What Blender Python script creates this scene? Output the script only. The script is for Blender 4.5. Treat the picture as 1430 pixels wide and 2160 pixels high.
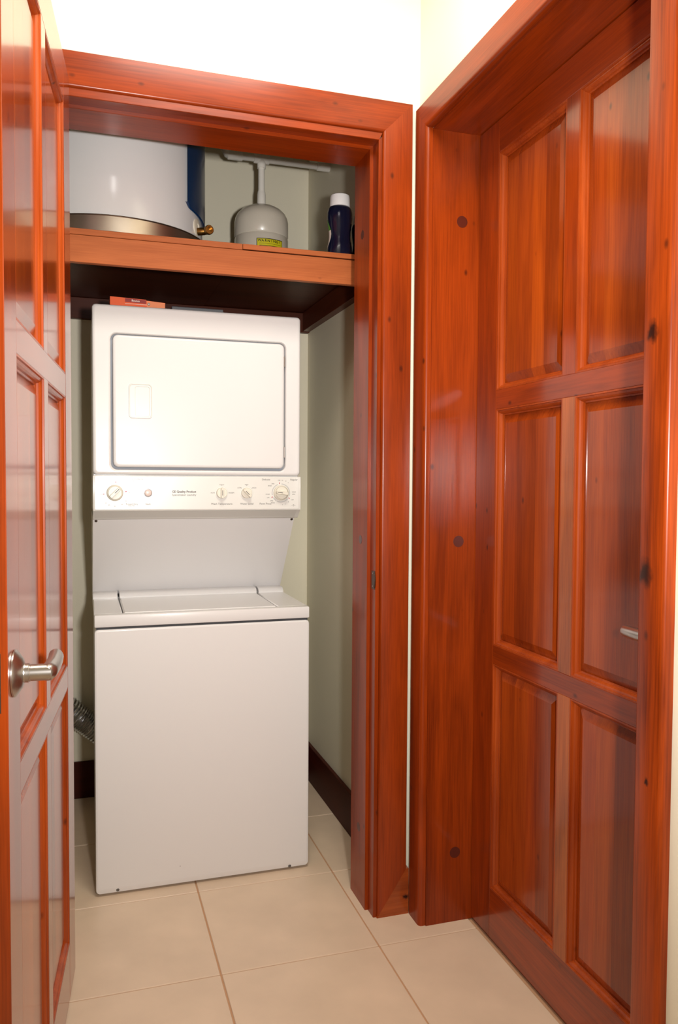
import bpy, bmesh, math, random
from mathutils import Vector, Matrix
random.seed(7)
SC = bpy.context.scene
COL = SC.collection
for o in list(bpy.data.objects):
    bpy.data.objects.remove(o)

# ---------------------------------------------------------------- camera
YAW, PITCH, ROLL, FPX = 0.3078, -0.0393, 0.0057, 1690.5
CAM = Vector((-0.9155, -2.1931, 1.3043))
cy_, sy_, cp_, sp_ = math.cos(YAW), math.sin(YAW), math.cos(PITCH), math.sin(PITCH)
FW = Vector((sy_*cp_, cy_*cp_, sp_)); R0 = Vector((cy_, -sy_, 0)); U0 = R0.cross(FW)
RT = R0*math.cos(ROLL)+U0*math.sin(ROLL); UP = U0*math.cos(ROLL)-R0*math.sin(ROLL)
cd = bpy.data.cameras.new('camera'); cam = bpy.data.objects.new('camera', cd); COL.objects.link(cam)
cd.sensor_fit = 'VERTICAL'; cd.sensor_height = 36.0; cd.sensor_width = 24.0
cd.lens = FPX/2160*36.0; cd.clip_start = 0.02
M = Matrix.Identity(4)
for i in range(3):
    M[i][0], M[i][1], M[i][2], M[i][3] = RT[i], UP[i], -FW[i], CAM[i]
cam.matrix_world = M
SC.camera = cam

# ---------------------------------------------------------------- world, lights, exposure
w = bpy.data.worlds.new('world'); SC.world = w; w.use_nodes = True
bg = w.node_tree.nodes['Background']
bg.inputs['Color'].default_value = (1.0, 0.93, 0.80, 1); bg.inputs['Strength'].default_value = 0.3
def area(name, loc, target, size, power, color, spread=180, size_y=None):
    l = bpy.data.lights.new(name, 'AREA'); l.energy = power; l.color = color; l.size = size
    if size_y: l.shape = 'RECTANGLE'; l.size_y = size_y
    l.spread = math.radians(spread)
    o = bpy.data.objects.new(name, l); COL.objects.link(o); o.location = loc
    o.rotation_euler = (Vector(target)-Vector(loc)).to_track_quat('-Z', 'Y').to_euler()
    return o
# on-camera flash beside and above the lens
FL = CAM + RT*0.20 + UP*0.065
area('flash', FL, (-0.30, 0.5, 1.85), 0.08, 20.5, (1.0, 0.965, 0.935), 115)
# added fill standing for flash bounced off the ceiling, no fixture
area('ceiling_bounce_fill', (-0.50, -0.85, 2.88), (-0.50, -0.85, 0), 0.6, 25, (1.0, 0.95, 0.84), 180)
SC.view_settings.view_transform = 'Standard'; SC.view_settings.look = 'None'
SC.view_settings.exposure = 0.0; SC.view_settings.gamma = 1.0; SC.view_settings.use_curve_mapping = False

# ---------------------------------------------------------------- helpers
def lin(r, g, b):
    f = lambda c: (c/255/12.92) if c/255 <= 0.04045 else ((c/255+0.055)/1.055)**2.4
    return (f(r), f(g), f(b), 1.0)

def nodes(name):
    m = bpy.data.materials.new(name); m.use_nodes = True
    nt = m.node_tree; return m, nt, nt.nodes['Principled BSDF']

def plain(name, col, rough=0.4, metal=0.0, coat=0.0, bump=0.0, bscale=200, var=0.0, coat_rough=0.05, spec=0.5):
    m, nt, p = nodes(name)
    p.inputs['Base Color'].default_value = col; p.inputs['Roughness'].default_value = rough
    p.inputs['Metallic'].default_value = metal; p.inputs['Coat Weight'].default_value = coat
    p.inputs['Coat Roughness'].default_value = coat_rough
    p.inputs['Specular IOR Level'].default_value = spec
    if bump or var:
        tc = nt.nodes.new('ShaderNodeTexCoord'); n = nt.nodes.new('ShaderNodeTexNoise')
        n.inputs['Scale'].default_value = bscale; n.inputs['Detail'].default_value = 3
        nt.links.new(tc.outputs['Object'], n.inputs['Vector'])
        if bump:
            b = nt.nodes.new('ShaderNodeBump'); b.inputs['Strength'].default_value = bump; b.inputs['Distance'].default_value = 0.002
            nt.links.new(n.outputs['Fac'], b.inputs['Height']); nt.links.new(b.outputs['Normal'], p.inputs['Normal'])
        if var:
            n2 = nt.nodes.new('ShaderNodeTexNoise'); n2.inputs['Scale'].default_value = 6; n2.inputs['Detail'].default_value = 6
            nt.links.new(tc.outputs['Object'], n2.inputs['Vector'])
            r = nt.nodes.new('ShaderNodeValToRGB')
            r.color_ramp.elements[0].position = 0.3; r.color_ramp.elements[1].position = 0.7
            r.color_ramp.elements[0].color = tuple(c*(1-var) for c in col[:3])+(1,); r.color_ramp.elements[1].color = col
            nt.links.new(n2.outputs['Fac'], r.inputs['Fac']); nt.links.new(r.outputs['Color'], p.inputs['Base Color'])
    return m

def wood(name, axis, dark, light, rough=0.26, coat=0.7, coat_rough=0.12, knots=(), contrast=0.75, spec=0.15):
    """varnished timber with the grain along the object's axis 0/1/2; knots: ((x,y,z), radius)"""
    m, nt, p = nodes(name); N = nt.nodes; L = nt.links
    tc = N.new('ShaderNodeTexCoord'); oi = N.new('ShaderNodeObjectInfo')
    vm = N.new('ShaderNodeVectorMath'); vm.operation = 'SCALE'; vm.inputs[0].default_value = (13.1, 7.7, 9.3)
    L.new(oi.outputs['Random'], vm.inputs['Scale'])
    ad = N.new('ShaderNodeVectorMath'); ad.operation = 'ADD'
    L.new(tc.outputs['Object'], ad.inputs[0]); L.new(vm.outputs[0], ad.inputs[1])
    src = ad.outputs[0]
    kf = None
    for (kp, kr) in knots:
        sb = N.new('ShaderNodeVectorMath'); sb.operation = 'SUBTRACT'; sb.inputs[1].default_value = kp
        L.new(tc.outputs['Object'], sb.inputs[0])
        sc = N.new('ShaderNodeVectorMath'); sc.operation = 'MULTIPLY'
        s = [1.0/kr]*3; s[axis] = 0.75/kr; sc.inputs[1].default_value = s
        L.new(sb.outputs[0], sc.inputs[0])
        nz = N.new('ShaderNodeTexNoise'); nz.inputs['Scale'].default_value = 1.3; nz.inputs['Detail'].default_value = 4
        L.new(sc.outputs[0], nz.inputs['Vector'])
        ln = N.new('ShaderNodeVectorMath'); ln.operation = 'LENGTH'; L.new(sc.outputs[0], ln.inputs[0])
        a1 = N.new('ShaderNodeMath'); a1.operation = 'MULTIPLY_ADD'; a1.inputs[1].default_value = 1.2
        L.new(nz.outputs['Fac'], a1.inputs[0]); L.new(ln.outputs['Value'], a1.inputs[2])
        mr = N.new('ShaderNodeMapRange'); mr.interpolation_type = 'SMOOTHSTEP'
        mr.inputs['From Min'].default_value = 0.9; mr.inputs['From Max'].default_value = 1.75
        mr.inputs['To Min'].default_value = 1.0; mr.inputs['To Max'].default_value = 0.0
        L.new(a1.outputs[0], mr.inputs['Value'])
        if kf is None: kf = mr.outputs[0]
        else:
            mx = N.new('ShaderNodeMath'); mx.operation = 'MAXIMUM'
            L.new(kf, mx.inputs[0]); L.new(mr.outputs[0], mx.inputs[1]); kf = mx.outputs[0]
    def stretched(al, ac, scale, detail, dist=0.0):
        mp = N.new('ShaderNodeMapping'); s = [ac]*3; s[axis] = al; mp.inputs['Scale'].default_value = s
        L.new(src, mp.inputs['Vector'])
        n = N.new('ShaderNodeTexNoise'); n.inputs['Scale'].default_value = scale; n.inputs['Detail'].default_value = detail
        n.inputs['Distortion'].default_value = dist; n.inputs['Roughness'].default_value = 0.6
        L.new(mp.outputs[0], n.inputs['Vector']); return n.outputs['Fac']
    broad = stretched(0.7, 6.0, 2.0, 4, 0.7)
    fine = stretched(2.0, 90.0, 3.0, 5, 0.2)
    mixv = N.new('ShaderNodeMath'); mixv.operation = 'MULTIPLY_ADD'; mixv.inputs[1].default_value = 0.38
    L.new(fine, mixv.inputs[0])
    b2 = N.new('ShaderNodeMath'); b2.operation = 'MULTIPLY'; b2.inputs[1].default_value = 0.62; L.new(broad, b2.inputs[0])
    L.new(b2.outputs[0], mixv.inputs[2])
    rp = N.new('ShaderNodeValToRGB'); e = rp.color_ramp.elements
    e[0].position = 0.5-0.17/contrast; e[1].position = 0.5+0.17/contrast; e[0].color = dark; e[1].color = light
    L.new(mixv.outputs[0], rp.inputs['Fac'])
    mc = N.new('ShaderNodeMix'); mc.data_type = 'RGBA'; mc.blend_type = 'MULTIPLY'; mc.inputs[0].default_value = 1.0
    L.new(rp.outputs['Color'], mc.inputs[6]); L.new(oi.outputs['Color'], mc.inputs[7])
    out = mc.outputs[2]
    # small dark pin knots scattered in the board
    vo = N.new('ShaderNodeTexVoronoi'); vo.inputs['Scale'].default_value = 12.0
    mpv = N.new('ShaderNodeMapping'); s = [1.0]*3; s[axis] = 0.6; mpv.inputs['Scale'].default_value = s
    L.new(src, mpv.inputs['Vector']); L.new(mpv.outputs[0], vo.inputs['Vector'])
    mrv = N.new('ShaderNodeMapRange'); mrv.inputs['From Min'].default_value = 0.03; mrv.inputs['From Max'].default_value = 0.085
    mrv.inputs['To Min'].default_value = 0.75; mrv.inputs['To Max'].default_value = 0.0
    L.new(vo.outputs['Distance'], mrv.inputs['Value'])
    mk = N.new('ShaderNodeMix'); mk.data_type = 'RGBA'; L.new(mrv.outputs[0], mk.inputs[0]); L.new(out, mk.inputs[6])
    mk.inputs[7].default_value = lin(62, 22, 8); out = mk.outputs[2]
    if kf is not None:
        mk2 = N.new('ShaderNodeMix'); mk2.data_type = 'RGBA'; L.new(kf, mk2.inputs[0]); L.new(out, mk2.inputs[6])
        mk2.inputs[7].default_value = lin(45, 14, 5); out = mk2.outputs[2]
    L.new(out, p.inputs['Base Color'])
    p.inputs['Roughness'].default_value = rough; p.inputs['Coat Weight'].default_value = coat
    p.inputs['Coat Roughness'].default_value = coat_rough; p.inputs['Specular IOR Level'].default_value = spec
    bp = N.new('ShaderNodeBump'); bp.inputs['Strength'].default_value = 0.03; bp.inputs['Distance'].default_value = 0.001
    L.new(fine, bp.inputs['Height']); L.new(bp.outputs['Normal'], p.inputs['Normal'])
    return m

WD, WL = lin(90, 26, 3), lin(172, 66, 11)
TR = dict(rough=0.36, coat=0.35, coat_rough=0.22)
W_X = wood('mahogany_x', 0, WD, WL, **TR); W_Y = wood('mahogany_y', 1, WD, WL, **TR); W_Z = wood('mahogany_z', 2, WD, WL, **TR)
D_X = wood('door_varnish_x', 0, WD, WL); D_Z = wood('door_varnish_z', 2, WD, WL)
W_PANEL = wood('mahogany_panel', 2, lin(112, 38, 6), lin(176, 76, 16), contrast=0.9)
W_MOLD = wood('mahogany_moulding', 2, lin(124, 42, 9), lin(186, 82, 26), rough=0.4, coat=0.35, contrast=0.8)
W_NEAR = wood('mahogany_knotty', 2, WD, lin(180, 72, 15), contrast=0.9, rough=0.36, coat=0.35, coat_rough=0.22,
              knots=(((0.009, -1.042, 1.560), 0.016), ((0.009, -1.036, 1.146), 0.020), ((0.009, -1.050, 0.785), 0.006)))
W_BASE = wood('base_pine', 0, lin(120, 48, 12), lin(180, 84, 30), knots=(((-0.001, 0.0, 0.052), 0.009),))
W_SHELF_LIT = wood('shelf_lit_front', 0, lin(142, 72, 36), lin(190, 108, 62), rough=0.42, coat=0.15, coat_rough=0.2)  # lighter copy for the shelf front, flash light put into the colour
W_SHELFY = wood('shelf_cleat', 1, lin(66, 26, 11), lin(98, 42, 18), rough=0.42, coat=0.15, coat_rough=0.2)  # side cleats darkened to the same shaded tone
W_UNDER = wood('shelf_shaded_under', 0, lin(56, 22, 9), lin(84, 36, 16), rough=0.5, coat=0.1, coat_rough=0.25)  # darker copy of the shelf wood, underside shade put into the colour
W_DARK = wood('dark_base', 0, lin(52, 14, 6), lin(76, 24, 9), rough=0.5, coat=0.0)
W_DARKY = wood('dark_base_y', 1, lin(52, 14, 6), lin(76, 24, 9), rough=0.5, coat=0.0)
PLUG = plain('wood_plug', lin(88, 30, 16), 0.35, coat=0.4, var=0.2)
CREAM = plain('cream_paint', lin(245, 241, 220), 0.75, bump=0.12, bscale=260)
CLOSET = plain('closet_paint', lin(228, 221, 198), 0.6, bump=0.15, bscale=240)
CEIL = plain('ceiling_paint', lin(238, 234, 214), 0.8)
TILE = plain('porcelain_tile', lin(230, 206, 180), 0.34, bump=0.05, bscale=60, var=0.12, spec=0.4)
GROUT = plain('grout', lin(196, 152, 116), 0.85, bump=0.3, bscale=400)
WHITE = plain('white_enamel', lin(229, 227, 226), 0.30, coat=0.10, coat_rough=0.10, bump=0.02, bscale=700, spec=0.28)
RECESS = plain('recess_shade_grey', lin(196, 198, 188), 0.5)  # greyer tone that stands for shade inside the door pull
CONSOLE = plain('console_plastic', lin(228, 227, 222), 0.28, coat=0.2, coat_rough=0.08)
GREYLIP = plain('console_lip', lin(206, 204, 198), 0.4)
KNOB = plain('knob_plastic', lin(226, 221, 206), 0.35)
PINK = plain('button_plastic', lin(226, 208, 200), 0.3)
GAP = plain('gap_rubber', lin(60, 62, 66), 0.7)
WELL = plain('well_paint', lin(150, 154, 162), 0.6)
INK = plain('console_ink', lin(98, 96, 92), 0.6)
INKD = plain('console_dark_ink', lin(52, 50, 48), 0.6)
RED = plain('red_mark', lin(178, 24, 52), 0.5)
RINGGREY = plain('dial_grey', lin(190, 190, 188), 0.5)
STEEL = plain('brushed_steel', lin(190, 186, 182), 0.3, metal=1.0)
PANMET = plain('pan_aluminium', lin(200, 188, 176), 0.32, metal=1.0, var=0.25)
SCREW = plain('screw_steel', lin(120, 120, 122), 0.35, metal=1.0)
DARKMET = plain('dark_bronze', lin(96, 84, 78), 0.4, metal=1.0)
BRASS = plain('brass', lin(168, 128, 66), 0.32, metal=1.0)
HEATER = plain('heater_enamel', lin(222, 222, 222), 0.22, coat=0.3, coat_rough=0.06, var=0.03)
BLUE = plain('blue_wrap', lin(14, 48, 88), 0.3, coat=0.2, var=0.25)
BEIGE = plain('tank_paint', lin(222, 213, 196), 0.28, coat=0.4, var=0.08)
PVC = plain('white_pipe', lin(236, 232, 222), 0.4)
CREAMP = plain('cream_plastic', lin(225, 217, 198), 0.4)
YEL = plain('yellow_sticker', lin(220, 206, 32), 0.4)
BLACK = plain('black_print', lin(18, 16, 14), 0.5)
NAVY = plain('navy_plastic', lin(13, 16, 42), 0.22, coat=0.3)
CAPW = plain('white_cap', lin(244, 244, 244), 0.4)
ORANGE = plain('orange_card', lin(238, 92, 18), 0.45)
ORANGE2 = plain('pale_orange_card', lin(238, 140, 88), 0.45)
DKRED = plain('dark_red_card', lin(150, 28, 16), 0.45)
PALE = plain('pale_print', lin(240, 226, 214), 0.5)
GREYB = plain('grey_card', lin(92, 94, 98), 0.5)
GREEN = plain('green_print', lin(92, 150, 52), 0.4)
FOOT = plain('foot_plastic', lin(180, 182, 186), 0.4)
FOIL = plain('foil_duct', lin(186, 186, 188), 0.24, metal=1.0, bump=1.0, bscale=55)

def put(name, bm, mat, parent=None, local=False, smooth=False, origin=None):
    """link a bmesh as ONE mesh object; world coordinates unless local"""
    bmesh.ops.recalc_face_normals(bm, faces=bm.faces)
    me = bpy.data.meshes.new(name); bm.to_mesh(me); bm.free()
    if mat is not None: me.materials.append(mat)
    if smooth:
        for f in me.polygons: f.use_smooth = True
        try: me.set_sharp_from_angle(angle=math.radians(38))
        except Exception: pass
    o = bpy.data.objects.new(name, me); COL.objects.link(o)
    if parent is not None:
        root = parent
        while root.parent: root = root.parent
        if not local:
            mw = Matrix.Translation(root.location) @ root.rotation_euler.to_matrix().to_4x4()
            me.transform(mw.inverted())
        o.parent = parent
    elif origin is not None:
        me.transform(Matrix.Translation(-Vector(origin))); o.location = origin
    return o

def empty(name, loc, rz=0.0):
    o = bpy.data.objects.new(name, None); COL.objects.link(o); o.location = loc; o.rotation_euler = (0, 0, rz)
    o.empty_display_size = 0.1; return o

def tag(o, label, cat, group=None, kind=None):
    o['label'] = label; o['category'] = cat
    if group: o['group'] = group
    if kind: o['kind'] = kind
    return o
def struct(o, label, cat): return tag(o, label, cat, kind='structure')

def box(bm, x0, x1, y0, y1, z0, z1, bev=0.0, seg=1):
    r = bmesh.ops.create_cube(bm, size=1.0)
    for v in r['verts']:
        v.co = Vector((x0+(v.co.x+.5)*(x1-x0), y0+(v.co.y+.5)*(y1-y0), z0+(v.co.z+.5)*(z1-z0)))
    if bev > 0:
        es = {e for v in r['verts'] for e in v.link_edges}
        bmesh.ops.bevel(bm, geom=list(es), offset=bev, segments=seg, affect='EDGES', profile=0.5)
    return bm
def B(*a, **k): return box(bmesh.new(), *a, **k)

def loft(bm, loops, cap0=False, cap1=False, closed=True):
    vs = [[bm.verts.new(p) for p in lp] for lp in loops]; n = len(loops[0])
    for a, b in zip(vs[:-1], vs[1:]):
        for i in range(n if closed else n-1):
            j = (i+1) % n
            try: bm.faces.new((a[i], a[j], b[j], b[i]))
            except ValueError: pass
    if cap0: bm.faces.new(vs[0][::-1])
    if cap1: bm.faces.new(vs[-1])
    return bm

def rr(x0, x1, z0, z1, r, y, n=5):
    """rounded rectangle in the x-z plane at depth y"""
    r = max(min(r, (x1-x0)/2-1e-5, (z1-z0)/2-1e-5), 1e-5); pts = []
    for cx, cz, a0 in ((x1-r, z1-r, 0), (x0+r, z1-r, 90), (x0+r, z0+r, 180), (x1-r, z0+r, 270)):
        for i in range(n+1):
            a = math.radians(a0+90*i/n); pts.append(Vector((cx+r*math.cos(a), y, cz+r*math.sin(a))))
    return pts

def lathe(bm, prof, c, axis=(0, 0, 1), n=32, cap0=True, cap1=True):
    ax = Vector(axis).normalized(); t = Vector((1, 0, 0)) if abs(ax.x) < 0.9 else Vector((0, 1, 0))
    u = ax.cross(t).normalized(); v = ax.cross(u); c = Vector(c)
    loops = [[c+ax*h+(u*math.cos(2*math.pi*i/n)+v*math.sin(2*math.pi*i/n))*max(r, 1e-5) for i in range(n)] for r, h in prof]
    return loft(bm, loops, cap0, cap1)

def tube(bm, path, rad, n=14, cap=True):
    path = [Vector(p) for p in path]
    rads = rad if isinstance(rad, (list, tuple)) else [rad]*len(path)
    u = None; loops = []
    for i, p in enumerate(path):
        d = (path[min(i+1, len(path)-1)]-path[max(i-1, 0)]).normalized()
        if u is None:
            t = Vector((0, 0, 1)) if abs(d.z) < 0.9 else Vector((1, 0, 0)); u = d.cross(t).normalized()
        else: u = (u-d*u.dot(d)).normalized()
        v = d.cross(u)
        loops.append([p+(u*math.cos(2*math.pi*k/n)+v*math.sin(2*math.pi*k/n))*rads[i] for k in range(n)])
    return loft(bm, loops, cap, cap)

def strip(bm, prof, a, b):
    """extrude a closed profile between two ends; a(u,v), b(u,v) give the points"""
    return loft(bm, [[Vector(a(u, v)) for u, v in prof], [Vector(b(u, v)) for u, v in prof]], True, True)

def lettering(body, size, x, y, z, mat, parent, align='CENTER', face='-Y', rot=None, depth=0.0002, squash=1.0, bold=0.0):
    cu = bpy.data.curves.new('lettering', 'FONT'); cu.body = body; cu.size = size; cu.align_x = align; cu.align_y = 'CENTER'
    cu.extrude = depth; cu.resolution_u = 2; cu.offset = bold
    t = bpy.data.objects.new('tmp', cu); COL.objects.link(t)
    dg = bpy.context.evaluated_depsgraph_get()
    me = bpy.data.meshes.new_from_object(t.evaluated_get(dg)); bpy.data.objects.remove(t); bpy.data.curves.remove(cu)
    me.transform(Matrix.Diagonal((squash, 1, 1, 1)))
    base = rot if rot is not None else Matrix.Rotation(math.radians(90), 4, 'X')
    me.transform(Matrix.Translation((x, y, z)) @ base)
    me.name = 'lettering'; me.materials.clear(); me.materials.append(mat)
    root = parent
    while root.parent: root = root.parent
    mw = Matrix.Translation(root.location) @ root.rotation_euler.to_matrix().to_4x4()
    me.transform(mw.inverted())
    o = bpy.data.objects.new('lettering', me); COL.objects.link(o); o.parent = parent
    return o

# ---------------------------------------------------------------- structure
XL, YB, ZC = -2.40, -4.20, 2.90        # hall: left wall, back wall, ceiling
CL, CB = -1.185, 1.2137                # closet: left wall, back wall
XW = 0.03                              # right wall face
T, TX, TY = 0.4452, -0.5797, 0.3118    # floor tiles
fl = struct(put('floor', B(XL-.1, XW+.30, YB-.1, CB+.1, -0.08, -0.0035), GROUT), 'beige square tile floor running from the hall into the closet', 'floor')
full = None
for i in range(-5, 3):
    for j in range(-11, 4):
        x0, x1, y0, y1 = TX+i*T, TX+(i+1)*T, TY+(j-1)*T, TY+j*T
        cx0, cx1, cy0, cy1 = max(x0, XL), min(x1, XW+.14), max(y0, YB), min(y1, CB)
        if cx1-cx0 < .02 or cy1-cy0 < .02: continue
        g = 0.0022; whole = (cx0 == x0 and cx1 == x1 and cy0 == y0 and cy1 == y1)
        if whole and full:
            o = bpy.data.objects.new('tile', full); COL.objects.link(o); o.parent = fl; o.location = (x0, y0, 0)
        else:
            o = put('tile', B(cx0-x0+g, cx1-x0-g, cy0-y0+g, cy1-y0-g, -0.012, 0.0, bev=0.0014), TILE, fl, local=True)
            o.location = (x0, y0, 0)
            if whole: full = o.data
        o.rotation_euler = (0, 0, 0)

def wall(name, bm, mat, label): return struct(put(name, bm, mat), label, 'wall')
bm = bmesh.new()                       # front wall of the closet with its door opening
box(bm, XL, -1.00, .0205, .17, 0, ZC); box(bm, -1.00, -.0885, .0205, .17, 2.3065, ZC); box(bm, -.0885, XW, .0205, .17, 0, ZC)
wall('wall_front', bm, CREAM, 'cream wall above and around the closet door frame')
bm = bmesh.new()                       # right wall with the door recess
box(bm, XW, XW+.20, -.075, .17, 0, ZC); box(bm, XW, XW+.20, -1.03, -.075, 2.302, ZC); box(bm, XW, XW+.20, YB, -1.03, 0, ZC)
wall('wall_right', bm, CREAM, 'cream wall over and beside the closed door on the right')
wall('wall_left', B(XL-.1, XL, YB, .17, 0, ZC), CREAM, 'cream hall wall far left behind the open door')
bm = bmesh.new()                       # back wall behind the camera, with a window
box(bm, XL, -1.75, YB-.12, YB, 0, ZC); box(bm, -.55, XW+.2, YB-.12, YB, 0, ZC); box(bm, -1.75, -.55, YB-.12, YB, 0, .95); box(bm, -1.75, -.55, YB-.12, YB, 2.25, ZC)
wall('wall_back', bm, CREAM, 'cream wall with a window at the far end of the hall')
wall('wall_closet_back', B(CL-.1, XW+.1, CB, CB+.1, 0, ZC), CLOSET, 'pale olive back wall inside the closet')
wall('wall_closet_right', B(.02, .13, .171, CB, 0, ZC), CLOSET, 'pale olive right side wall inside the closet')
wall('wall_closet_left', B(CL-.1, CL, .171, CB, 0, ZC), CLOSET, 'pale olive left side wall inside the closet')
struct(put('ceiling', B(XL-.1, XW+.3, YB-.1, CB+.1, ZC, ZC+.1), CEIL), 'off-white ceiling above the hall and closet', 'ceiling')
wn = empty('window_1', (-1.15, YB-.06, .95)); struct(wn, 'wood framed window in the hall wall behind the viewer', 'window')
bm = bmesh.new()
for a in ((-1.75, -1.69, .95, 2.25), (-.61, -.55, .95, 2.25), (-1.69, -.61, .95, 1.01), (-1.69, -.61, 2.19, 2.25), (-1.17, -1.13, 1.01, 2.19)):
    box(bm, a[0], a[1], YB-.10, YB-.03, a[2], a[3], bev=.004)
put('window_frame', bm, W_Z, wn)
gm, gnt, gp = nodes('clear_glass'); gp.inputs['Transmission Weight'].default_value = 1.0; gp.inputs['Roughness'].default_value = 0.0; gp.inputs['IOR'].default_value = 1.1
put('pane', B(-1.689, -1.171, YB-.07, YB-.066, 1.011, 2.189), gm, wn); put('pane', B(-1.129, -.611, YB-.07, YB-.066, 1.011, 2.189), gm, wn)

# baseboards
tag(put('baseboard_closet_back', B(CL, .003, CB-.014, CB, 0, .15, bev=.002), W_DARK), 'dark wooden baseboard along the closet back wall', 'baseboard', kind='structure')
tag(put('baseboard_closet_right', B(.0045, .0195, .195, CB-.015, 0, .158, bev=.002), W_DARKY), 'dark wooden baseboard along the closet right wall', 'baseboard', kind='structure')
MH = 0.139                              # mitred end of the front baseboard
bm = bmesh.new()
loft(bm, [[(-.0925, y, 0), (.0085, y, 0), (.0085, y, MH), (0.0005, y, MH)] for y in (0.0003, .0198)], True, True)
tag(put('baseboard_front', bm, W_BASE), 'short orange baseboard piece mitred to the closet casing foot', 'baseboard', kind='structure')

# ---------------------------------------------------------------- closet door frame (trim_1)
t1 = empty('trim_1', (-.545, .09, 0)); struct(t1, 'reddish wooden door frame around the laundry closet', 'door frame')
CX0, CX1, CZ = -1.085, 0.0, 2.3948
PROF = [(0, 0), (.0, .0185), (.0015, .0200), (.082, .0200), (.0865, .0185), (.0895, .0150), (.0905, .0110), (.0905, 0)]  # u inward, v out of wall
for a, b, mt in (
    (lambda u, v: (CX1-u, .02-v, max(MH-u*MH/.0925, 0.0008)), lambda u, v: (CX1-u, .02-v, CZ-u), W_Z),
    (lambda u, v: (CX0+u, .02-v, 0.0), lambda u, v: (CX0+u, .02-v, CZ-u), W_Z),
    (lambda u, v: (CX0+u, .02-v, CZ-u), lambda u, v: (CX1-u, .02-v, CZ-u), W_X)):
    put('casing', strip(bmesh.new(), PROF, a, b), mt, t1, smooth=True)
# rebated jamb section: u from reveal edge inward, v = depth y
def jamb(a, b, mt): put('jamb', strip(bmesh.new(), JP, a, b), mt, t1, smooth=True)
JP = [(-.0045, .0203), (-.0045, .0095), (-.003, .008), (.0062, .008), (.0075, .0095), (.0075, .055), (.0165, .055), (.0175, .056), (.0175, .19), (0, .19), (-.004, .189), (-.004, .0205)]
jamb(lambda u, v: (-.0945-u, v, 0), lambda u, v: (-.0945-u, v, 2.291-u), W_Z)
jamb(lambda u, v: (-.992+u, v, 0), lambda u, v: (-.992+u, v, 2.291-u), W_Z)
JP = [((-.0145 if u < 0 else u), v) for u, v in JP]
jamb(lambda u, v: (-.992+max(u, -.0045), v, 2.291-u), lambda u, v: (-.0945-max(u, -.0045), v, 2.291-u), W_X)
for z in (2.044, 1.1245, .232):
    put('wood_plug', lathe(bmesh.new(), [(.0135, 0), (.0135, .0006)], (-.1119, .116, z), (-1, 0, 0), 24), PLUG, t1)
sp = put('strike_plate', B(-.1034, -.1020, .012, .040, .984, 1.038, bev=.0004), DARKMET, t1)
sp['label'] = 'dark metal strike plate'
bm = bmesh.new(); tube(bm, [(-.1034, .013, .990), (-.1044, .008, .995), (-.1044, .006, 1.011), (-.1044, .008, 1.027), (-.1034, .013, 1.032)], .0022, 8)
put('strike_lip', bm, DARKMET, sp)
bm = bmesh.new()
for z in (.992, 1.030): lathe(bm, [(.0028, 0), (.0022, .0006)], (-.1033, .030, z), (-1, 0, 0), 10)
put('screw', bm, STEEL, sp)

# ---------------------------------------------------------------- right door frame (trim_2)
t2 = empty('trim_2', (.10, -.55, 0)); struct(t2, 'deep reddish wooden frame around the closed right door', 'door frame')
FZ, YI, YN = 2.3774, -.0775, -1.018
P2 = [(0, 0), (0, .0195), (.0015, .021), (.064, .021), (.071, .0195), (.0755, .0150), (.0765, .009), (.0765, 0)]
P2N = [(u*.9, v) for u, v in P2]
P2N = [(0, 0), (0, .0105), (.0012, .0165), (.0045, .0200), (.0095, .021), (.064, .021), (.0675, .0195), (.069, .016), (.069, 0)]
put('casing', strip(bmesh.new(), P2, lambda u, v: (XW-v, -u, 0), lambda u, v: (XW-v, -u, FZ-u)), W_Z, t2, smooth=True)
nc = put('casing', strip(bmesh.new(), P2N, lambda u, v: (XW-v, -1.087+u, 0), lambda u, v: (XW-v, -1.087+u, FZ-u)), W_NEAR, t2, smooth=True)
nc.data.transform(Matrix.Translation(t2.location))
# keep the knotty casing's mesh in world coordinates for its knot positions
nc.location = -Vector(t2.location)
put('casing', strip(bmesh.new(), P2, lambda u, v: (XW-v, -u, FZ-u), lambda u, v: (XW-v, -1.087+u, FZ-u)), W_Y, t2, smooth=True)
HZ = 2.2966
put('jamb', B(.0302, XW+.19, -.0800, -.0755, 0, HZ+.004), W_Z, t2)
put('jamb', B(.0325, XW+.19, -1.0295, -1.0155, 0, HZ+.004), W_Z, t2)
put('jamb', B(.0302, XW+.19, -1.0155, -.0800, HZ, HZ+.005), W_Y, t2)
for z in (2.047, 1.129, .208):
    put('wood_plug', lathe(bmesh.new(), [(.0165, 0), (.0165, .0007)], (.1215, -.0800, z), (0, -1, 0), 28), PLUG, t2)

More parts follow.
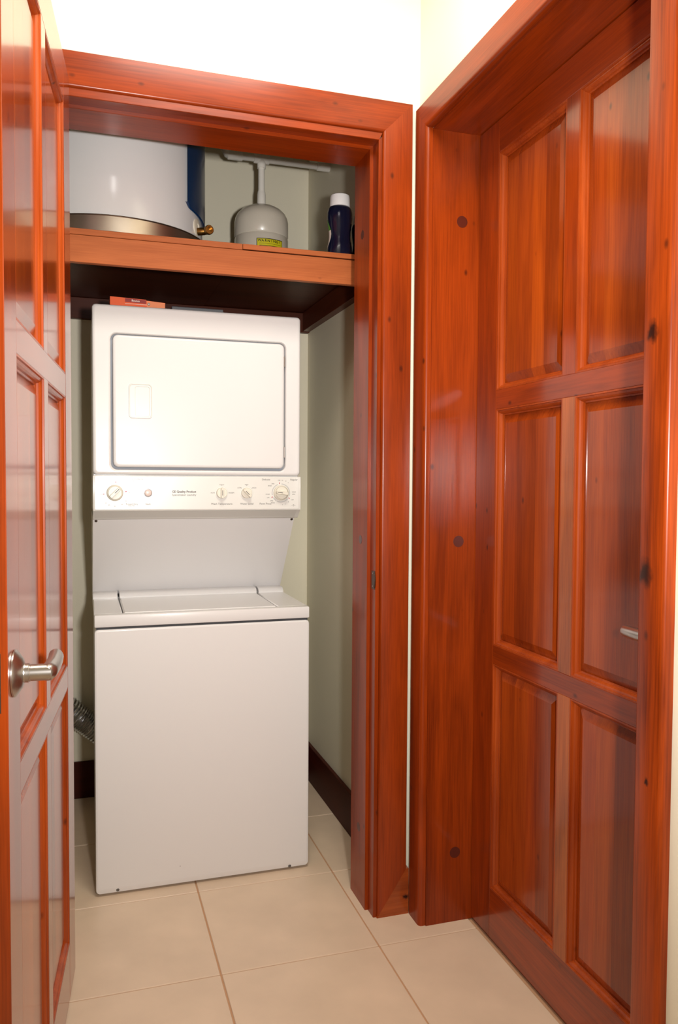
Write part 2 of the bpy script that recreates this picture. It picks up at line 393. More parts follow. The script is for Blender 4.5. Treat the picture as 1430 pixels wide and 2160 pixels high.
# ---------------------------------------------------------------- panel doors
def raised_stave(a, b, Wp, Hp, bw, w0, w1):
    """one upright stave of a raised panel, local x from a to b, panel Wp x Hp, border bw"""
    xs = sorted({a, b} | ({bw} if a < bw < b else set()) | ({Wp-bw} if a < Wp-bw < b else set()))
    zs = [0, bw, Hp-bw, Hp]; bm = bmesh.new()
    h = lambda x, z: w0+(w1-w0)*min(1.0, max(0, min(x, Wp-x, z, Hp-z))/bw)
    V = [[bm.verts.new((x, h(x, z), z)) for z in zs] for x in xs]
    for i in range(len(xs)-1):
        for j in range(3):
            q = (V[i][j], V[i+1][j], V[i+1][j+1], V[i][j+1])
            xc = (xs[i]+xs[i+1])/2
            left, right = xc < bw, xc > Wp-bw
            if j in (0, 2) and (left or right):
                if left == (j == 0): bm.faces.new((q[0], q[1], q[2])); bm.faces.new((q[0], q[2], q[3]))
                else: bm.faces.new((q[0], q[1], q[3])); bm.faces.new((q[1], q[2], q[3]))
            else: bm.faces.new(q)
    # depth: sides and back
    bk = [[bm.verts.new((x, w0-.006, z)) for z in (0, Hp)] for x in (xs[0], xs[-1])]
    bm.faces.new((bk[0][0], bk[0][1], bk[1][1], bk[1][0]))
    for k, col in ((0, V[0]), (1, V[-1])): bm.faces.new([bk[k][0]]+col+[bk[k][1]])
    bm.faces.new([bk[0][0]]+[r[0] for r in V]+[bk[1][0]]); bm.faces.new([bk[0][1]]+[r[3] for r in V]+[bk[1][1]])
    return bm

SW = ((.64, .54, .46), (1.06, .98, .9), (.95, .95, .95), (1.22, 1.27, 1.22), (.80, .74, .7), (1.04, 1.04, 1.25))
def panel_door(root, us, z0, z1, hu, lever_dir, seed):
    """us: local x of stile / panel / muntin / panel / stile boundaries (6 values)"""
    rnd = random.Random(seed); th = .042
    s0, s1, m0, m1, s2, s3 = us
    RZ = ((.150, .793), (.845, 1.504), (1.557, 2.206))
    for a, b in ((s0, s1), (s2, s3)):
        put('stile', B(a, b, -th, 0, z0, z1, bev=.0012), D_Z, root, local=True)
    for a, b in ((z0, RZ[0][0]), (RZ[0][1], RZ[1][0]), (RZ[1][1], RZ[2][0]), (RZ[2][1], z1)):
        put('rail', B(s1, s2, -th, -.0002, a, b, bev=.0008), D_X, root, local=True)
    for a, b in RZ:
        mu = put('muntin', B(m0, m1, -th, -.0003, a, b, bev=.0008), D_Z, root, local=True)
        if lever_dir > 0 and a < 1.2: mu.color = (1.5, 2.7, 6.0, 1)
        for p0, p1 in ((s1, m0), (m1, s2)):
            e = .002
            # ovolo moulding, four mitred lengths in one frame
            bm = bmesh.new(); mp = [(0, -.0006), (.004, -.0006), (.0048, -.0040), (.0066, -.0043), (.0098, -.0060), (.0126, -.0095), (.0138, -.0138), (.0150, -.0142), (.0172, -.0148), (.0172, -.0205), (0, -.0205)]
            strip(bm, mp, lambda u, v: (p0+u, v, a+u), lambda u, v: (p0+u, v, b-u)); strip(bm, mp, lambda u, v: (p1-u, v, a+u), lambda u, v: (p1-u, v, b-u))
            strip(bm, mp, lambda u, v: (p0+u, v, a+u), lambda u, v: (p1-u, v, a+u)); strip(bm, mp, lambda u, v: (p0+u, v, b-u), lambda u, v: (p1-u, v, b-u))
            put('moulding', bm, W_MOLD, root, local=True)
            Wp, Hp = p1-p0-.02, b-a-.02
            pn = put('panel', B(p0+.002, p1-.002, -.036, -.0265, a+.002, b-.002), W_PANEL, root, local=True)
            cuts = [0]; n = rnd.choice((3, 4, 4))
            for k in range(1, n): cuts.append(Wp*(k/n+rnd.uniform(-.07, .07)))
            cuts.append(Wp); sh = rnd.sample(SW, 6)
            for k in range(n):
                sm = raised_stave(cuts[k]+.0001, cuts[k+1]-.0001, Wp, Hp, .030, -.0200, -.0095)
                o = put('stave', sm, W_PANEL, pn, local=True); o.location = (p0+.01, 0, a+.01)
                c = sh[k]; o.color = (c[0], c[1], c[2], 1)
    # lever handle: rosette, neck, lever
    hz = 1.003
    ro = put('rosette', lathe(bmesh.new(), [(.0365, 0), (.0365, .0025), (.0345, .0045), (.0225, .0130), (.0150, .0150), (.0145, .0175)], (hu, .0005, hz), (0, 1, 0), 40), STEEL, root, local=True, smooth=True)
    ro['label'] = 'brushed steel handle rosette'
    put('neck', lathe(bmesh.new(), [(.0148, .0170), (.0148, .0225), (.0135, .0230), (.0135, .0245), (.0130, .0250), (.0130, .056)], (hu, 0, hz), (0, 1, 0), 32), STEEL, ro, local=True, smooth=True)
    s = lever_dir
    path = [(hu+s*t, .050+q, hz) for t, q in ((-.010, -.001), (-.004, 0), (.010, .001), (.04, .002), (.08, .001), (.11, -.001), (.121, -.003))]
    put('lever', tube(bmesh.new(), path, [.009, .0130, .0135, .0130, .0125, .0122, .0116], 24), STEEL, ro, local=True, smooth=True)

a5 = math.radians(5.0)
d1 = empty('door_1', (-.946, -.010, 0), math.atan2(-math.cos(a5), -math.sin(a5)))
struct(d1, 'glossy six-panel wooden closet door standing open on the left', 'door')
panel_door(d1, (0, .125, .440, .495, .810, .912), .012, 2.318, .862, -1, 3)
lp = put('latch_plate', B(.9118, .9132, -.032, -.010, .955, 1.045, bev=.0004), DARKMET, d1, local=True); lp['label'] = 'dark metal latch plate on the door edge'
for z in (.22, 1.16, 2.08):
    put('hinge', lathe(bmesh.new(), [(.0065, 0), (.0065, .1)], (-.004, -.046, z), (0, 0, 1), 14), DARKMET, d1, local=True)
d2 = empty('door_2', (.175, -1.0105, 0), math.radians(90))
struct(d2, 'closed six-panel wooden door recessed in the right wall', 'door')
panel_door(d2, (0, .1145, .4395, .4915, .8155, .929), .008, 2.2945, .058, 1, 12)

# ---------------------------------------------------------------- closet shelf
SH0, SH1, SZ = CL, .02, 2.0445
sh = empty('shelf', (-.58, .77, 1.945)); tag(sh, 'wooden closet shelf above the dryer holding heater, tank and bottle', 'shelf')
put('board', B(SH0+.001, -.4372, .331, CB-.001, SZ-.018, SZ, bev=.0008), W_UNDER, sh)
put('lit_front_strip', B(SH0+.001, -.4372, .325, .3308, SZ-.018, SZ, bev=.0008), W_SHELF_LIT, sh)  # added strip: board front painted in the flash-lit tone
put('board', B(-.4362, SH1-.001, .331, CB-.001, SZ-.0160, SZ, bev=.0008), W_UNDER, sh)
put('lit_front_strip', B(-.4362, SH1-.001, .3235, .3308, SZ-.0160, SZ, bev=.0008), W_SHELF_LIT, sh)  # same added lit-tone strip on the right-hand board
put('apron', B(SH0+.001, SH1-.001, .3265, .348, 1.946, SZ-.019, bev=.0008), W_SHELF_LIT, sh)
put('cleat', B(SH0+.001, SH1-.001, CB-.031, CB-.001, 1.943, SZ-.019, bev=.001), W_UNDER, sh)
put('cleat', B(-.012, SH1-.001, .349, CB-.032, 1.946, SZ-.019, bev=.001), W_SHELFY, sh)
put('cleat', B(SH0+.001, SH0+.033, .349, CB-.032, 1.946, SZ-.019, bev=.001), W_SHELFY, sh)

# ---------------------------------------------------------------- stacked washer and dryer
X0, X1 = -.889, -.203; WY, DY = .3654, .4925; BK = 1.085
lc = empty('stacked_washer_dryer', ((X0+X1)/2, (WY+BK)/2, 0)); tag(lc, 'white stacked laundry unit with dryer over top-loading washer in the closet', 'washer dryer')
wc = put('washer_cabinet', B(X0+.004, X1-.004, WY+.02, BK, .022, .842, bev=.003), WHITE, lc)
bm = bmesh.new()
loft(bm, [rr(X0, X1, .0085, .8405, .012, WY+.030), rr(X0, X1, .0085, .8405, .012, WY+.006), rr(X0+.0015, X1-.0015, .0095, .839, .012, WY+.002), rr(X0+.006, X1-.006, .0235, .835, .010, WY), rr(X0+.008, X1-.008, .0255, .833, .009, WY)], True, True)
fp = put('front_panel', bm, WHITE, lc, smooth=True)
for sx, sz in ((-.8232, .0165), (-.2682, .0135)):
    bm = bmesh.new(); lathe(bm, [(.0052, 0), (.0052, .0012), (.004, .0030), (.0012, .0038)], (sx, WY+.0025, sz), (0, -1, 0), 16)
    put('screw', bm, SCREW, lc, smooth=True)
put('scuff_mark', lathe(bmesh.new(), [(.0012, 0), (.0010, .0002)], (-.63, WY, .065), (0, -1, 0), 8), GAP, lc)
for fx in (X0+.045, X1-.045):
    for fy in (WY+.045, BK-.06):
        put('foot', lathe(bmesh.new(), [(.019, 0.0), (.019, .012), (.010, .014), (.010, .024)], (fx, fy, 0), (0, 0, 1), 18), FOOT, lc)
# washer top: gap strip, fascia with a well for the lid
put('gap_strip', B(X0+.006, X1-.006, WY+.004, BK-.02, .839, .8475), GAP, lc)
DZ = .8845
bm = bmesh.new()
box(bm, X0, X1, WY, .398, .8465, DZ, bev=.004, seg=2)
box(bm, X0, -.8035, .396, .80, .8465, DZ, bev=.003, seg=1); box(bm, -.303, X1, .396, .80, .8465, DZ, bev=.003, seg=1)
box(bm, X0, X1, .79, BK, .8465, DZ-.004)
put('washer_top', bm, WHITE, lc, smooth=True)
put('lid_well', B(-.8037, -.3028, .397, .792, .850, .858), GAP, lc)
bm = bmesh.new()
loft(bm, [[(-.7995, .3995, .859), (-.3075, .3995, .859), (-.3075, .788, .859), (-.7995, .788, .859)],
          [(-.7995, .3995, DZ-.004), (-.3075, .3995, DZ-.004), (-.3075, .788, DZ-.004), (-.7995, .788, DZ-.004)],
          [(-.7955, .4035, DZ+.001), (-.3115, .4035, DZ+.001), (-.3115, .786, DZ+.001), (-.7955, .786, DZ+.001)]], True, True)
lid = put('washer_lid', bm, WHITE, lc)
lp_ = [(0, DZ-.002), (.0, DZ+.005), (.008, DZ+.014), (.022, DZ+.018), (.062, DZ+.019), (.062, DZ-.002)]
for xa, xb in ((X0, -.806), (-.799, -.3065), (-.299, X1-.002)):
    put('hinge_cover', strip(bmesh.new(), lp_, lambda u, v: (xa, .728+u, v), lambda u, v: (xb, .728+u, v)), WHITE, lc, smooth=True)
# sloped shroud between washer and dryer
bm = bmesh.new(); ST, SB = (.568, 1.180), (.796, .892)
loft(bm, [[(x, ST[0], ST[1]), (x, SB[0], SB[1]), (x, BK, SB[1]), (x, BK, ST[1])] for x in (X0, X0+.002, X1-.002, X1)], True, True)
put('shroud', bm, WHITE, lc)
for sx in (X0+.010, X1-.0085):
    q = .05; cyy = ST[0]+(SB[0]-ST[0])*q; czz = ST[1]+(SB[1]-ST[1])*q
    put('screw', lathe(bmesh.new(), [(.0050, 0), (.0045, .0015), (.003, .002)], (sx, cyy, czz), (0, -.78, -.62), 14), DARKMET, lc, smooth=True)
# console
CT, CBT = 1.3170, 1.2025
bm = bmesh.new()
cp = [(DY+.006, CT), (DY+.001, CT-.002), (DY, CT-.006), (DY, CBT+.002), (DY+.001, CBT), (DY+.004, CBT-.001), (.528, 1.1765), (.532, 1.1735), (.60, 1.1735), (.60, CT)]
strip(bm, [(p[0], p[1]) for p in cp], lambda u, v: (X0+.0005, u, v), lambda u, v: (X1+.001, u, v))
con = put('console', bm, CONSOLE, lc, smooth=True)
put('console_lip', strip(bmesh.new(), [(.4965, CBT-.0016), (.5272, 1.1772), (.530, 1.1775), (.499, CBT-.001)], lambda u, v: (X0+.004, u-.0006, v), lambda u, v: (X1-.012, u-.0006, v)), GREYLIP, con)
bm = bmesh.new()
loft(bm, [rr(X0+.005, X1-.006, CBT+.003, CT-.003, .004, DY+.001), rr(X0+.005, X1-.006, CBT+.003, CT-.003, .004, DY-.0012), rr(X0+.006, X1-.007, CBT+.004, CT-.004, .004, DY-.0016)], True, True)
put('control_panel', bm, CONSOLE, con)
CF = DY-.0016
def dial(x, z, r, ang, big):
    if big:
        bm = bmesh.new(); lathe(bm, [(r*1.0, 0), (r*.98, .008), (r*.86, .011), (r*.84, .008), (.0001, .008)], (x, CF, z), (0, -1, 0), 40, True, False)
        k = put('knob', bm, KNOB, lc, smooth=True); ri = r*.80
        put('knob_cap', lathe(bmesh.new(), [(ri, .007), (ri, .013), (ri*.94, .0145)], (x, CF, z), (0, -1, 0), 36), KNOB, k, smooth=True); hb = .014
    else:
        k = put('knob', lathe(bmesh.new(), [(r, 0), (r*.97, .008), (r*.90, .0095)], (x, CF, z), (0, -1, 0), 36), KNOB, lc, smooth=True); ri = r; hb = .009
    bm = bmesh.new(); wb = ri*.27
    loft(bm, [rr(-wb, wb, -ri*.98, ri*.98, wb*.8, -(hb-.003)), rr(-wb, wb, -ri*.98, ri*.98, wb*.8, -(hb+.010)), rr(-wb*.8, wb*.8, -ri*.93, ri*.93, wb*.6, -(hb+.0125))], True, True)
    bm.transform(Matrix.Translation((x, CF, z)) @ Matrix.Rotation(math.radians(ang), 4, 'Y'))
    put('knob_grip', bm, KNOB, k, smooth=True)
    bm = B(-.0009, .0009, -(hb+.0129), -(hb+.0124), -ri*.05 if big else -ri*.45, ri*.85 if big else ri*.5)
    bm.transform(Matrix.Translation((x, CF, z)) @ Matrix.Rotation(math.radians(ang), 4, 'Y'))
    put('pointer', bm, INKD, k)
def ringmark(x, z, r0, r1, a0, a1, mat):
    bm = bmesh.new(); n = max(4, int(abs(a1-a0)/6))
    pts = [math.radians(90-(a0+(a1-a0)*i/n)) for i in range(n+1)]
    loft(bm, [[(x+r*math.cos(t), CF-yy, z+r*math.sin(t)) for t in pts] for r, yy in ((r0, .00015), (r1, .00015))], closed=False)
    put('dial_ring', bm, mat, con)
def mark(x, z, r, ang, mat=RED, ln=.0048, wd=.0026):
    bm = B(-wd/2, wd/2, -.0004, 0, r, r+ln); bm.transform(Matrix.Translation((x, CF, z)) @ Matrix.Rotation(math.radians(ang), 4, 'Y'))
    put('dial_mark', bm, mat, con)
def txt(s, x, z, size, mat=INK, **k): lettering(s, size, x, CF-.0002, z, mat, con, **k)
K1, K2, K3, K4, KZ = -.8214, -.4758, -.3912, -.2720, 1.2603
dial(K1, KZ, .0265, 45, True); dial(K4, KZ+.0005, .0265, -82, True); dial(K2, KZ, .0185, 0, False); dial(K3, KZ, .0185, -45, False)
for a in (5, 83, -97): mark(K1, KZ, .0325, a)
for a in (-8, 122, -115): mark(K4, KZ, .0315, a)
for a0, a1 in ((4, 108), (130, 205), (212, 240), (256, 340)): ringmark(K4, KZ, .0290, .0325, a0, a1, RINGGREY)
ringmark(K1, KZ, .0285, .0300, -80, -20, RINGGREY); ringmark(K1, KZ, .0370, .0376, 28, 66, INK)
for kx in (K2, K3): ringmark(kx, KZ, .0222, .0226, 0, 360, RINGGREY)
bt = put('start_button', lathe(bmesh.new(), [(.0115, 0), (.0115, .006), (.0095, .0085), (.004, .0095)], (-.7172, CF, KZ), (0, -1, 0), 32), PINK, lc, smooth=True)
put('button_ring', lathe(bmesh.new(), [(.0135, 0), (.0135, .0012), (.0118, .0014)], (-.7172, CF, KZ), (0, -1, 0), 32), SCREW, bt)
txt('GE Quality Product', -.6004, 1.2640, .0098, INKD, bold=.0002); txt('Spacemaker Laundry', -.6004, 1.2535, .0094)
txt('Start', -.7172, 1.2235, .0085); txt('Timed Dry', -.7690, 1.2235, .0088); txt('MINUTES', -.7700, 1.2180, .0050)
txt('Delicate', -.8660, 1.3055, .0082); txt('DRY', -.8665, 1.2990, .0055); txt('Auto Dry Cottons', -.7650, 1.3055, .0085); txt('AUTOMATIC', -.7690, 1.2990, .0055)
for s, a in (('OFF', 90), ('OFF', -97), ('OFF', 0), ('60', 128), ('50', 150), ('40', 180), ('30', 205), ('20', -140), ('10', -62)):
    r = .0435; txt(s, K1+r*math.sin(math.radians(a)), KZ+r*math.cos(math.radians(a)), .0055)
txt('Wash Temperature', K2, 1.2235, .0090); txt('COLD', K2, 1.2880, .0058); txt('HOT', K2-.0305, KZ, .0058); txt('WARM', K2+.0330, KZ, .0058)
txt('Water Level', K3+.001, 1.2235, .0090); txt('MED', K3, 1.2880, .0058); txt('LOW', K3-.0245, 1.2775, .0058); txt('HIGH', K3+.0260, 1.2775, .0058)
for kx in (K2, K3):
    for a in ((0, -90, 90) if kx == K2 else (0, -48, 48)): mark(kx, KZ, .0238, a, INKD, .0012, .0016)
txt('Delicate', -.3240, 1.3060, .0086); txt('Regular', -.2260, 1.3060, .0086); txt('Perm Press', -.3260, 1.2235, .0090)
for s, a, r in (('OFF', -8, .0435), ('OFF', 120, .0475), ('OFF', -110, .0475), ('SPIN', -42, .042), ('RINSE', -58, .046), ('WASH', 86, .046), ('SPIN', 96, .045), ('RINSE', -140, .044), ('SPIN', -130, .042), ('START', -96, .046), ('14', 6, .0435), ('10', 22, .044), ('6', 36, .044), ('8', 138, .041), ('6', 158, .041), ('4', 172, .041)):
    txt(s, K4+r*math.sin(math.radians(a)), KZ+r*math.cos(math.radians(a)), .0050)
bm = bmesh.new()
for q in (0, 120, 240):
    b2 = B(-.0022, .0022, -.0003, 0, .0016, .0026); b2.transform(Matrix.Rotation(math.radians(q), 4, 'Y')); me_ = bpy.data.meshes.new('t'); b2.to_mesh(me_); b2.free(); bm.from_mesh(me_); bpy.data.meshes.remove(me_)
bm.transform(Matrix.Translation((-.2275, CF, 1.2180))); put('emblem', bm, INK, con)
txt('-', -.2340, 1.2185, .008); txt('-', -.2210, 1.2185, .008)
# dryer
DT, DB = 1.8635, 1.3190
put('dryer_cabinet', B(X0+.001, X1-.001, DY+.028, BK, 1.19, DT-.0015, bev=.003), WHITE, lc)
hx0, hx1, hz0, hz1 = -.8325, -.2560, 1.3355, 1.7725
bm = bmesh.new()
loft(bm, [rr(X0, X1, DB, DT, .012, DY+.030), rr(X0, X1, DB, DT, .012, DY+.010), rr(X0+.0012, X1-.0012, DB+.0012, DT-.0012, .012, DY+.005), rr(X0+.004, X1-.004, DB+.004, DT-.004, .011, DY+.0013), rr(X0+.009, X1-.009, DB+.009, DT-.009, .010, DY), rr(X0+.011, X1-.011, DB+.0095, DT-.011, .009, DY),
          rr(hx0-.008, hx1+.004, hz0-.0065, hz1+.005, .025, DY), rr(hx0-.006, hx1+.003, hz0-.005, hz1+.003, .024, DY), rr(hx0-.002, hx1+.001, hz0-.0015, hz1+.001, .021, DY+.002), rr(hx0, hx1, hz0, hz1, .020, DY+.006), rr(hx0, hx1, hz0, hz1, .020, DY+.024)])
put('dryer_front', bm, WHITE, lc, smooth=True)
put('door_well', B(hx0-.004, hx1+.004, DY+.0235, DY+.027, hz0-.004, hz1+.004), WELL, lc)
px0, px1, pz0, pz1 = -.8255, -.2615, 1.3440, 1.7675
ax0, ax1, az0, az1 = -.7767, -.7028, 1.5019, 1.6134
bm = bmesh.new()
loft(bm, [rr(px0, px1, pz0, pz1, .016, DY+.022), rr(px0, px1, pz0, pz1, .016, DY+.002), rr(px0+.001, px1-.001, pz0+.001, pz1-.001, .016, DY-.001), rr(px0+.004, px1-.004, pz0+.004, pz1-.004, .015, DY-.003), rr(px0+.009, px1-.009, pz0+.009, pz1-.009, .013, DY-.0035), rr(px0+.011, px1-.011, pz0+.011, pz1-.011, .012, DY-.0035), rr(ax0-.004, ax1+.004, az0-.004, az1+.004, .011, DY-.0035),
          rr(ax0+.006, ax1-.006, az0+.006, az1-.006, .008, DY-.0035), rr(ax0+.006, ax1-.006, az0+.006, az1-.006, .008, DY+.016)], True, False)
dd = put('dryer_door', bm, WHITE, lc, smooth=True)
bm = bmesh.new(); y = DY-.0036
loft(bm, [rr(ax0, ax1, az0, az1, .011, y), rr(ax0, ax1, az0, az1, .011, y-.0015), rr(ax0+.001, ax1-.001, az0+.001, az1-.001, .010, y-.0028), rr(ax0+.0025, ax1-.0025, az0+.0025, az1-.0025, .010, y-.0028), rr(ax0+.004, ax1-.004, az0+.004, az1-.004, .009, y-.0012),
          rr(ax0+.0195, ax1-.0085, az0+.0065, az1-.009, .006, y-.0012), rr(ax0+.0210, ax1-.0100, az0+.0080, az1-.0105, .005, y+.0005), rr(ax0+.0215, ax1-.0145, az0+.0085, az1-.0110, .005, y+.014)], True, True)
put('door_pull', bm, CONSOLE, dd, smooth=True)
bm = bmesh.new(); loft(bm, [rr(ax0+.0218, ax1-.0148, az0+.0088, az1-.0113, .005, y+.0139), rr(ax0+.0218, ax1-.0148, az0+.0088, az1-.0113, .005, y+.0130)], True, True)
put('pull_recess', bm, RECESS, dd)  # thin added plate, greyed so the flash-lit recess reads darker
for z0, z1 in ((1.6907, 1.7258), (1.3811, 1.4193)):
    h = put('hinge', B(-.2630, -.2575, DY-.004, DY+.006, z0, z1, bev=.001), STEEL, lc)

# ---------------------------------------------------------------- water heater in its drain pan
HC, HR, PR, PZ = (-.826, .658), .307, .324, 2.0955
dp = put('drain_pan', lathe(bmesh.new(), [(PR-.006, 0), (PR, .003), (PR, PZ-SZ-.004), (PR+.0025, PZ-SZ-.002), (PR+.0015, PZ-SZ), (PR-.0015, PZ-SZ-.001), (PR-.0015, .004), (.0001, .004)], (HC[0], HC[1], SZ), n=96, cap1=False), PANMET, smooth=True, origin=(HC[0], HC[1], SZ))
tag(dp, 'shallow round metal drain pan under the white water heater', 'drain pan')
HB = SZ+.0045
wh = empty('water_heater', (HC[0], HC[1], HB)); tag(wh, 'white cylindrical water heater with blue side panel on the shelf', 'water heater')
put('tank_shell', lathe(bmesh.new(), [(HR-.01, 0), (HR, .006), (HR, .64), (HR-.02, .662), (HR-.10, .675), (.0001, .68)], (HC[0], HC[1], HB), n=96, cap1=False), HEATER, wh, smooth=True)
def hp(a, z, off): return Vector((HC[0]+(HR+off)*math.sin(math.radians(a)), HC[1]-(HR+off)*math.cos(math.radians(a)), z))
AL, AR = 47.5, 100.0
def low(a):   # lower outline of the blue panel
    if a < AL+4: return 2.196-.018*math.sin(math.radians(90*(a-AL)/4))
    if a < 78: return 2.178-.016*(a-AL-4)/(78-AL-4)
    return 2.162+.10*min(1, (a-78)/9)
bm = bmesh.new(); n = 40
loft(bm, [[hp(AL+(AR-AL)*i/n, low(AL+(AR-AL)*i/n)+dz, off) for i in range(n+1)] for dz, off in ((.004, .0002), (0, .0055), (.004, .009))]
     + [[hp(AL+(AR-AL)*i/n, 2.62, off) for i in range(n+1)] for off in (.009, .0002)], closed=False)
bl = put('blue_panel', bm, BLUE, wh, smooth=True); bl['label'] = 'dark blue wrap panel with chamfered lower corner'
VA, VZ = 62.0, 2.125
nr = (hp(VA, 0, .1)-hp(VA, 0, 0)).normalized()
bm = lathe(bmesh.new(), [(.028, -.004), (.028, .002), (.022, .004), (.014, .004), (.012, .001), (.0001, .001)], hp(VA, VZ+.014, 0), nr, 32, True, False)
es = put('escutcheon', bm, CREAMP, wh, smooth=True); es['label'] = 'cream plastic collar around the drain valve'
bm = lathe(bmesh.new(), [(.010, 0), (.010, .004), (.0125, .005), (.0125, .026), (.0115, .028), (.0115, .034), (.008, .036)], hp(VA, VZ, 0), nr, 24)
dv = put('drain_valve', bm, BRASS, wh, smooth=True); dv['label'] = 'brass drain valve'
oc = hp(VA, VZ, .034); od = Vector((.25, -1, -.05)).normalized()
put('valve_outlet', lathe(bmesh.new(), [(.011, 0), (.011, .014), (.0152, .015), (.0152, .025), (.0135, .027), (.0095, .027), (.0095, .016), (.0001, .016)], oc, od, 24, True, False), BRASS, dv, smooth=True)
put('valve_stem', lathe(bmesh.new(), [(.004, .0), (.004, .012), (.006, .013), (.006, .018), (.003, .019)], hp(VA, VZ+.001, .036), nr, 14), BRASS, dv, smooth=True)

# ---------------------------------------------------------------- expansion tank and pipe
TC = (-.2545, .90); SZ2 = SZ+.0003
et = empty('expansion_tank', (TC[0], TC[1], SZ2)); tag(et, 'small beige pressure tank with yellow warning sticker on the shelf', 'tank')
R = .1035
put('tank_body', lathe(bmesh.new(), [(.07, 0), (R-.012, .008), (R, .028), (R, .1875), (R-.004, .1935), (R, .1995), (R, .252), (R-.003, .268), (R-.011, .284), (R-.027, .300), (R-.050, .312), (.018, .318), (.0001, .318)], (TC[0], TC[1], SZ2), n=64, cap1=False), BEIGE, et, smooth=True)
def tp(a, z, off=0): return Vector((TC[0]+(R+off)*math.sin(math.radians(a)), TC[1]-(R+off)*math.cos(math.radians(a)), z))
def curved(a0, a1, z0, z1, off, mat, name, parent, n=12):
    bm = bmesh.new()
    loft(bm, [[tp(a0+(a1-a0)*i/n, z, off) for i in range(n+1)] for z in (z0, z1)], closed=False); return put(name, bm, mat, parent, smooth=True)
s0 = curved(-22, 37, 2.055, 2.2125, .0006, BLACK, 'sticker_border', et)
wl = curved(-20.6, 35.6, 2.058, 2.2100, .0009, YEL, 'warning_sticker', et); wl['label'] = 'yellow warning sticker'
for i, ch in enumerate('WARNING!'):
    a = -15.5+i*6.3; p_ = tp(a, 2.203, .0012)
    lettering(ch, .0135, p_.x, p_.y, p_.z, BLACK, wl, rot=Matrix.Rotation(math.radians(a), 4, 'Z') @ Matrix.Rotation(math.radians(90), 4, 'X'), bold=.0003)
curved(-17, 32, 2.1925, 2.1935, .0012, BLACK, 'printed_line', wl)
for z in (2.184, 2.176, 2.168, 2.16): curved(-16, 31, z, z+.002, .0012, BLACK, 'printed_line', wl)
wp = empty('water_pipe', (TC[0], TC[1], SZ2+.318)); tag(wp, 'white plastic pipe tee rising from the beige tank to the closet wall', 'pipe')
PY, PH = TC[1], 2.543
put('riser', lathe(bmesh.new(), [(.0125, 0), (.0125, PH-SZ2-.319)], (TC[0], PY, SZ2+.319), n=24), PVC, wp, smooth=True)
put('coupling', lathe(bmesh.new(), [(.0155, 0), (.0165, .003), (.0165, .045), (.0155, .048), (.0145, .056)], (TC[0], PY, SZ2+.319), n=24), PVC, wp, smooth=True)
bm = lathe(bmesh.new(), [(.0165, 0), (.0165, .034), (.0150, .036)], (TC[0], PY, PH-.036), n=24)
bm2 = lathe(bm, [(.0165, -.03), (.0175, -.028), (.0175, .028), (.0165, .03)], (TC[0], PY, PH), (1, 0, 0), 24)
put('tee', bm, PVC, wp, smooth=True)
put('branch', lathe(bmesh.new(), [(.0125, 0), (.0125, .28)], (TC[0], PY, PH), (1, 0, 0), 24), PVC, wp, smooth=True)
put('branch', lathe(bmesh.new(), [(.0125, 0), (.0125, .10)], (TC[0]-.115, PY, PH), (1, 0, 0), 24), PVC, wp, smooth=True)
put('coupling', lathe(bmesh.new(), [(.0160, 0), (.0165, .002), (.0165, .050), (.014, .052)], (.0195, PY, PH), (-1, 0, 0), 24), PVC, wp, smooth=True)
bm = lathe(bmesh.new(), [(.0155, 0), (.0165, .002), (.0165, .055), (.0155, .057)], (TC[0]-.075, PY, PH), (-1, 0, 0), 24)
tube(bm, [(TC[0]-.12, PY, PH), (TC[0]-.132, PY, PH+.004), (TC[0]-.140, PY, PH+.018), (TC[0]-.141, PY, PH+.16)], .0160, 20)
put('elbow', bm, PVC, wp, smooth=True)

# ---------------------------------------------------------------- bottles on the shelf
def bottle(c, s, label, face, zs=1.0):
    b = empty('detergent_bottle', (c[0], c[1], SZ2+.0005)); tag(b, label, 'bottle')
    prof = [(.038, 0), (.0425, .004), (.0432, .018), (.0410, .042), (.0372, .062), (.0360, .075), (.0368, .090), (.0400, .112), (.0428, .134), (.0425, .152), (.0395, .166), (.034, .173)]
    bm = lathe(bmesh.new(), [(r*s, h*zs) for r, h in prof], (0, 0, 0), n=40)
    for v in bm.verts: v.co.y *= .82
    bm.transform(Matrix.Translation(b.location)); put('body', bm, NAVY, b, smooth=True)
    bm = lathe(bmesh.new(), [(.0335*s, .1725*zs), (.0340*s, .176*zs), (.0330*s, .203*zs), (.0315*s, .210*zs), (.025*s, .2145*zs), (.0001, .2155*zs)], b.location, n=32, cap1=False)
    put('cap', bm, CAPW, b, smooth=True)['label'] = 'white screw cap'
    if face:
        bm = bmesh.new(); n = 14; L = []
        for k in range(9):
            z = .030+.10*k/8
            r = [q for q in prof]; rr_ = next(prof[i][0]+(prof[i+1][0]-prof[i][0])*(z-prof[i][1])/(prof[i+1][1]-prof[i][1]) for i in range(len(prof)-1) if prof[i][1] <= z <= prof[i+1][1])+.0006
            wv = 38*math.sin(math.pi*(k+.6)/9.2)
            L.append([(b.location.x-rr_*s*math.cos(math.radians(wv*(2*i/n-1)+14)), b.location.y+rr_*s*.82*math.sin(math.radians(wv*(2*i/n-1)+14)), b.location.z+z) for i in range(n+1)])
        loft(bm, L[:6], closed=False); put('label_print', bm, PALE, b, smooth=True)
        bm = bmesh.new(); loft(bm, L[5:], closed=False); put('label_print', bm, GREEN, b, smooth=True)
    return b
bottle((-.0925, .405), 1.0, 'navy blue bottle with a white cap on the right of the shelf', True)
b2 = bottle((-.0195, .415), .66, 'small dark navy bottle almost hidden behind the right jamb', False, .72)

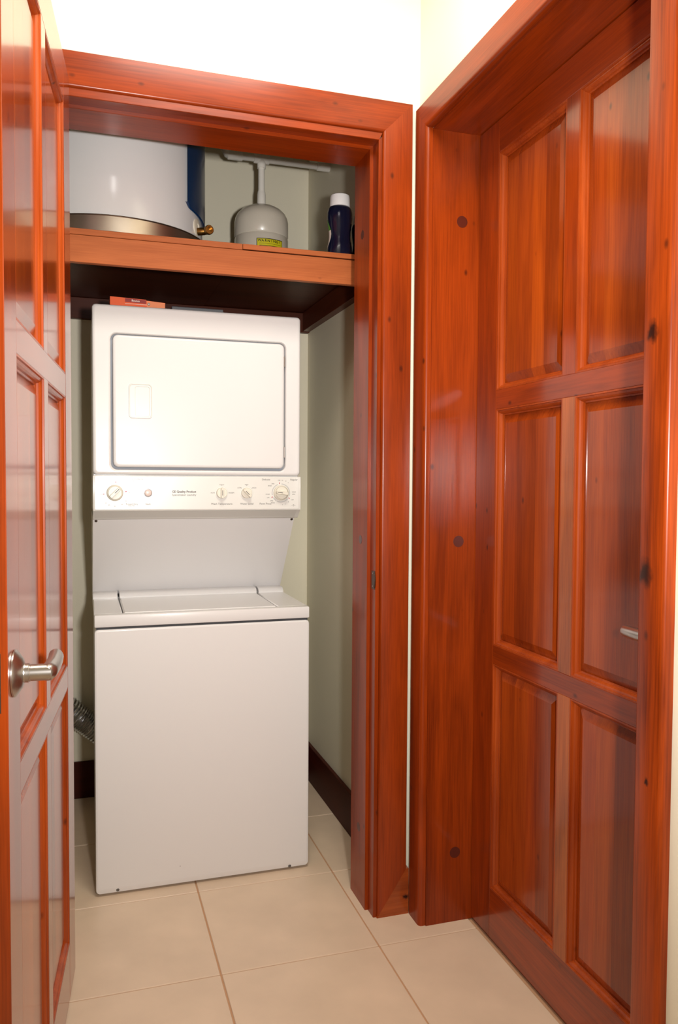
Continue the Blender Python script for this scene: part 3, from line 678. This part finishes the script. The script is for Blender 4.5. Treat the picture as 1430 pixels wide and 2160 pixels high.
# ---------------------------------------------------------------- boxes on the dryer top
ob = empty('dryer_sheet_box', (-.745, .57, DT)); tag(ob, 'orange cardboard box lying on top of the dryer', 'box')
bm = bmesh.new()
loft(bm, [[(-.832, y, DT), (-.657, y, DT), (-.657, y, 1.8868), (-.718, y, 1.8905), (-.718, y, 1.8930), (-.832, y, 1.8965)] for y in (.53, .62)], True, True)
put('carton', bm, ORANGE, ob)
bm = bmesh.new(); loft(bm, [[(-.716, .5297, DT+.002), (-.6572, .5297, DT+.002), (-.6572, .5297, 1.8863), (-.716, .5297, 1.8898)], [(-.716, .5292, DT+.002), (-.6572, .5292, DT+.002), (-.6572, .5292, 1.8863), (-.716, .5292, 1.8898)]], True, True)
put('pale_panel', bm, ORANGE2, ob)
bm = bmesh.new(); loft(bm, [[(-.785, y, 1.8815), (-.718, y, 1.8795), (-.718, y, 1.8915), (-.785, y, 1.8940)] for y in (.5298, .5288)], True, True)
rb = put('red_panel', bm, DKRED, ob)
lettering('Bounce', .0085, -.7515, .5285, 1.8868, PALE, rb, bold=.0002, rot=Matrix.Rotation(math.radians(2), 4, 'Y') @ Matrix.Rotation(math.radians(90), 4, 'X'))
put('printed_line', B(-.785, -.716, .5290, .5297, 1.8755, 1.8768), PALE, ob)
put('printed_emblem', lathe(bmesh.new(), [(.0042, 0), (.0042, .0006)], (-.7095, .5291, 1.8790), (0, -1, 0), 20), GREYB, ob)
put('printed_emblem', lathe(bmesh.new(), [(.0022, 0), (.0022, .0008)], (-.7095, .5287, 1.8790), (0, -1, 0), 16), PALE, ob)
gb = put('flat_box', B(-.628, -.452, .60, .78, DT, 1.8935, bev=.002), GREYB, origin=(-.54, .69, DT)); tag(gb, 'flat dark grey box on the dryer right of the orange box', 'box')

# ---------------------------------------------------------------- foil vent duct
path = []; rad = []
ctrl = [Vector(p) for p in ((-1.184, 1.148, .57), (-1.08, 1.148, .475), (-.965, 1.148, .372), (-.89, 1.148, .308), (-.80, 1.148, .235), (-.72, 1.148, .19))]
def cr(P, t):
    k = min(int(t), len(P)-2); f = t-k; p0, p1, p2, p3 = P[max(k-1, 0)], P[k], P[k+1], P[min(k+2, len(P)-1)]
    return .5*((2*p1)+(p2-p0)*f+(2*p0-5*p1+4*p2-p3)*f*f+(3*p1-p0-3*p2+p3)*f**3)
NN = 240
for i in range(NN+1):
    path.append(cr(ctrl, i/NN*5)); rad.append(.0485+.0022*math.sin(i*2*math.pi/5.0)+random.uniform(-.0006, .0006))
du = put('exhaust_duct', tube(bmesh.new(), path, rad, 28), FOIL, smooth=True, origin=(-.95, 1.148, .30))
tag(du, 'crinkled silver foil vent duct behind the washer', 'duct')
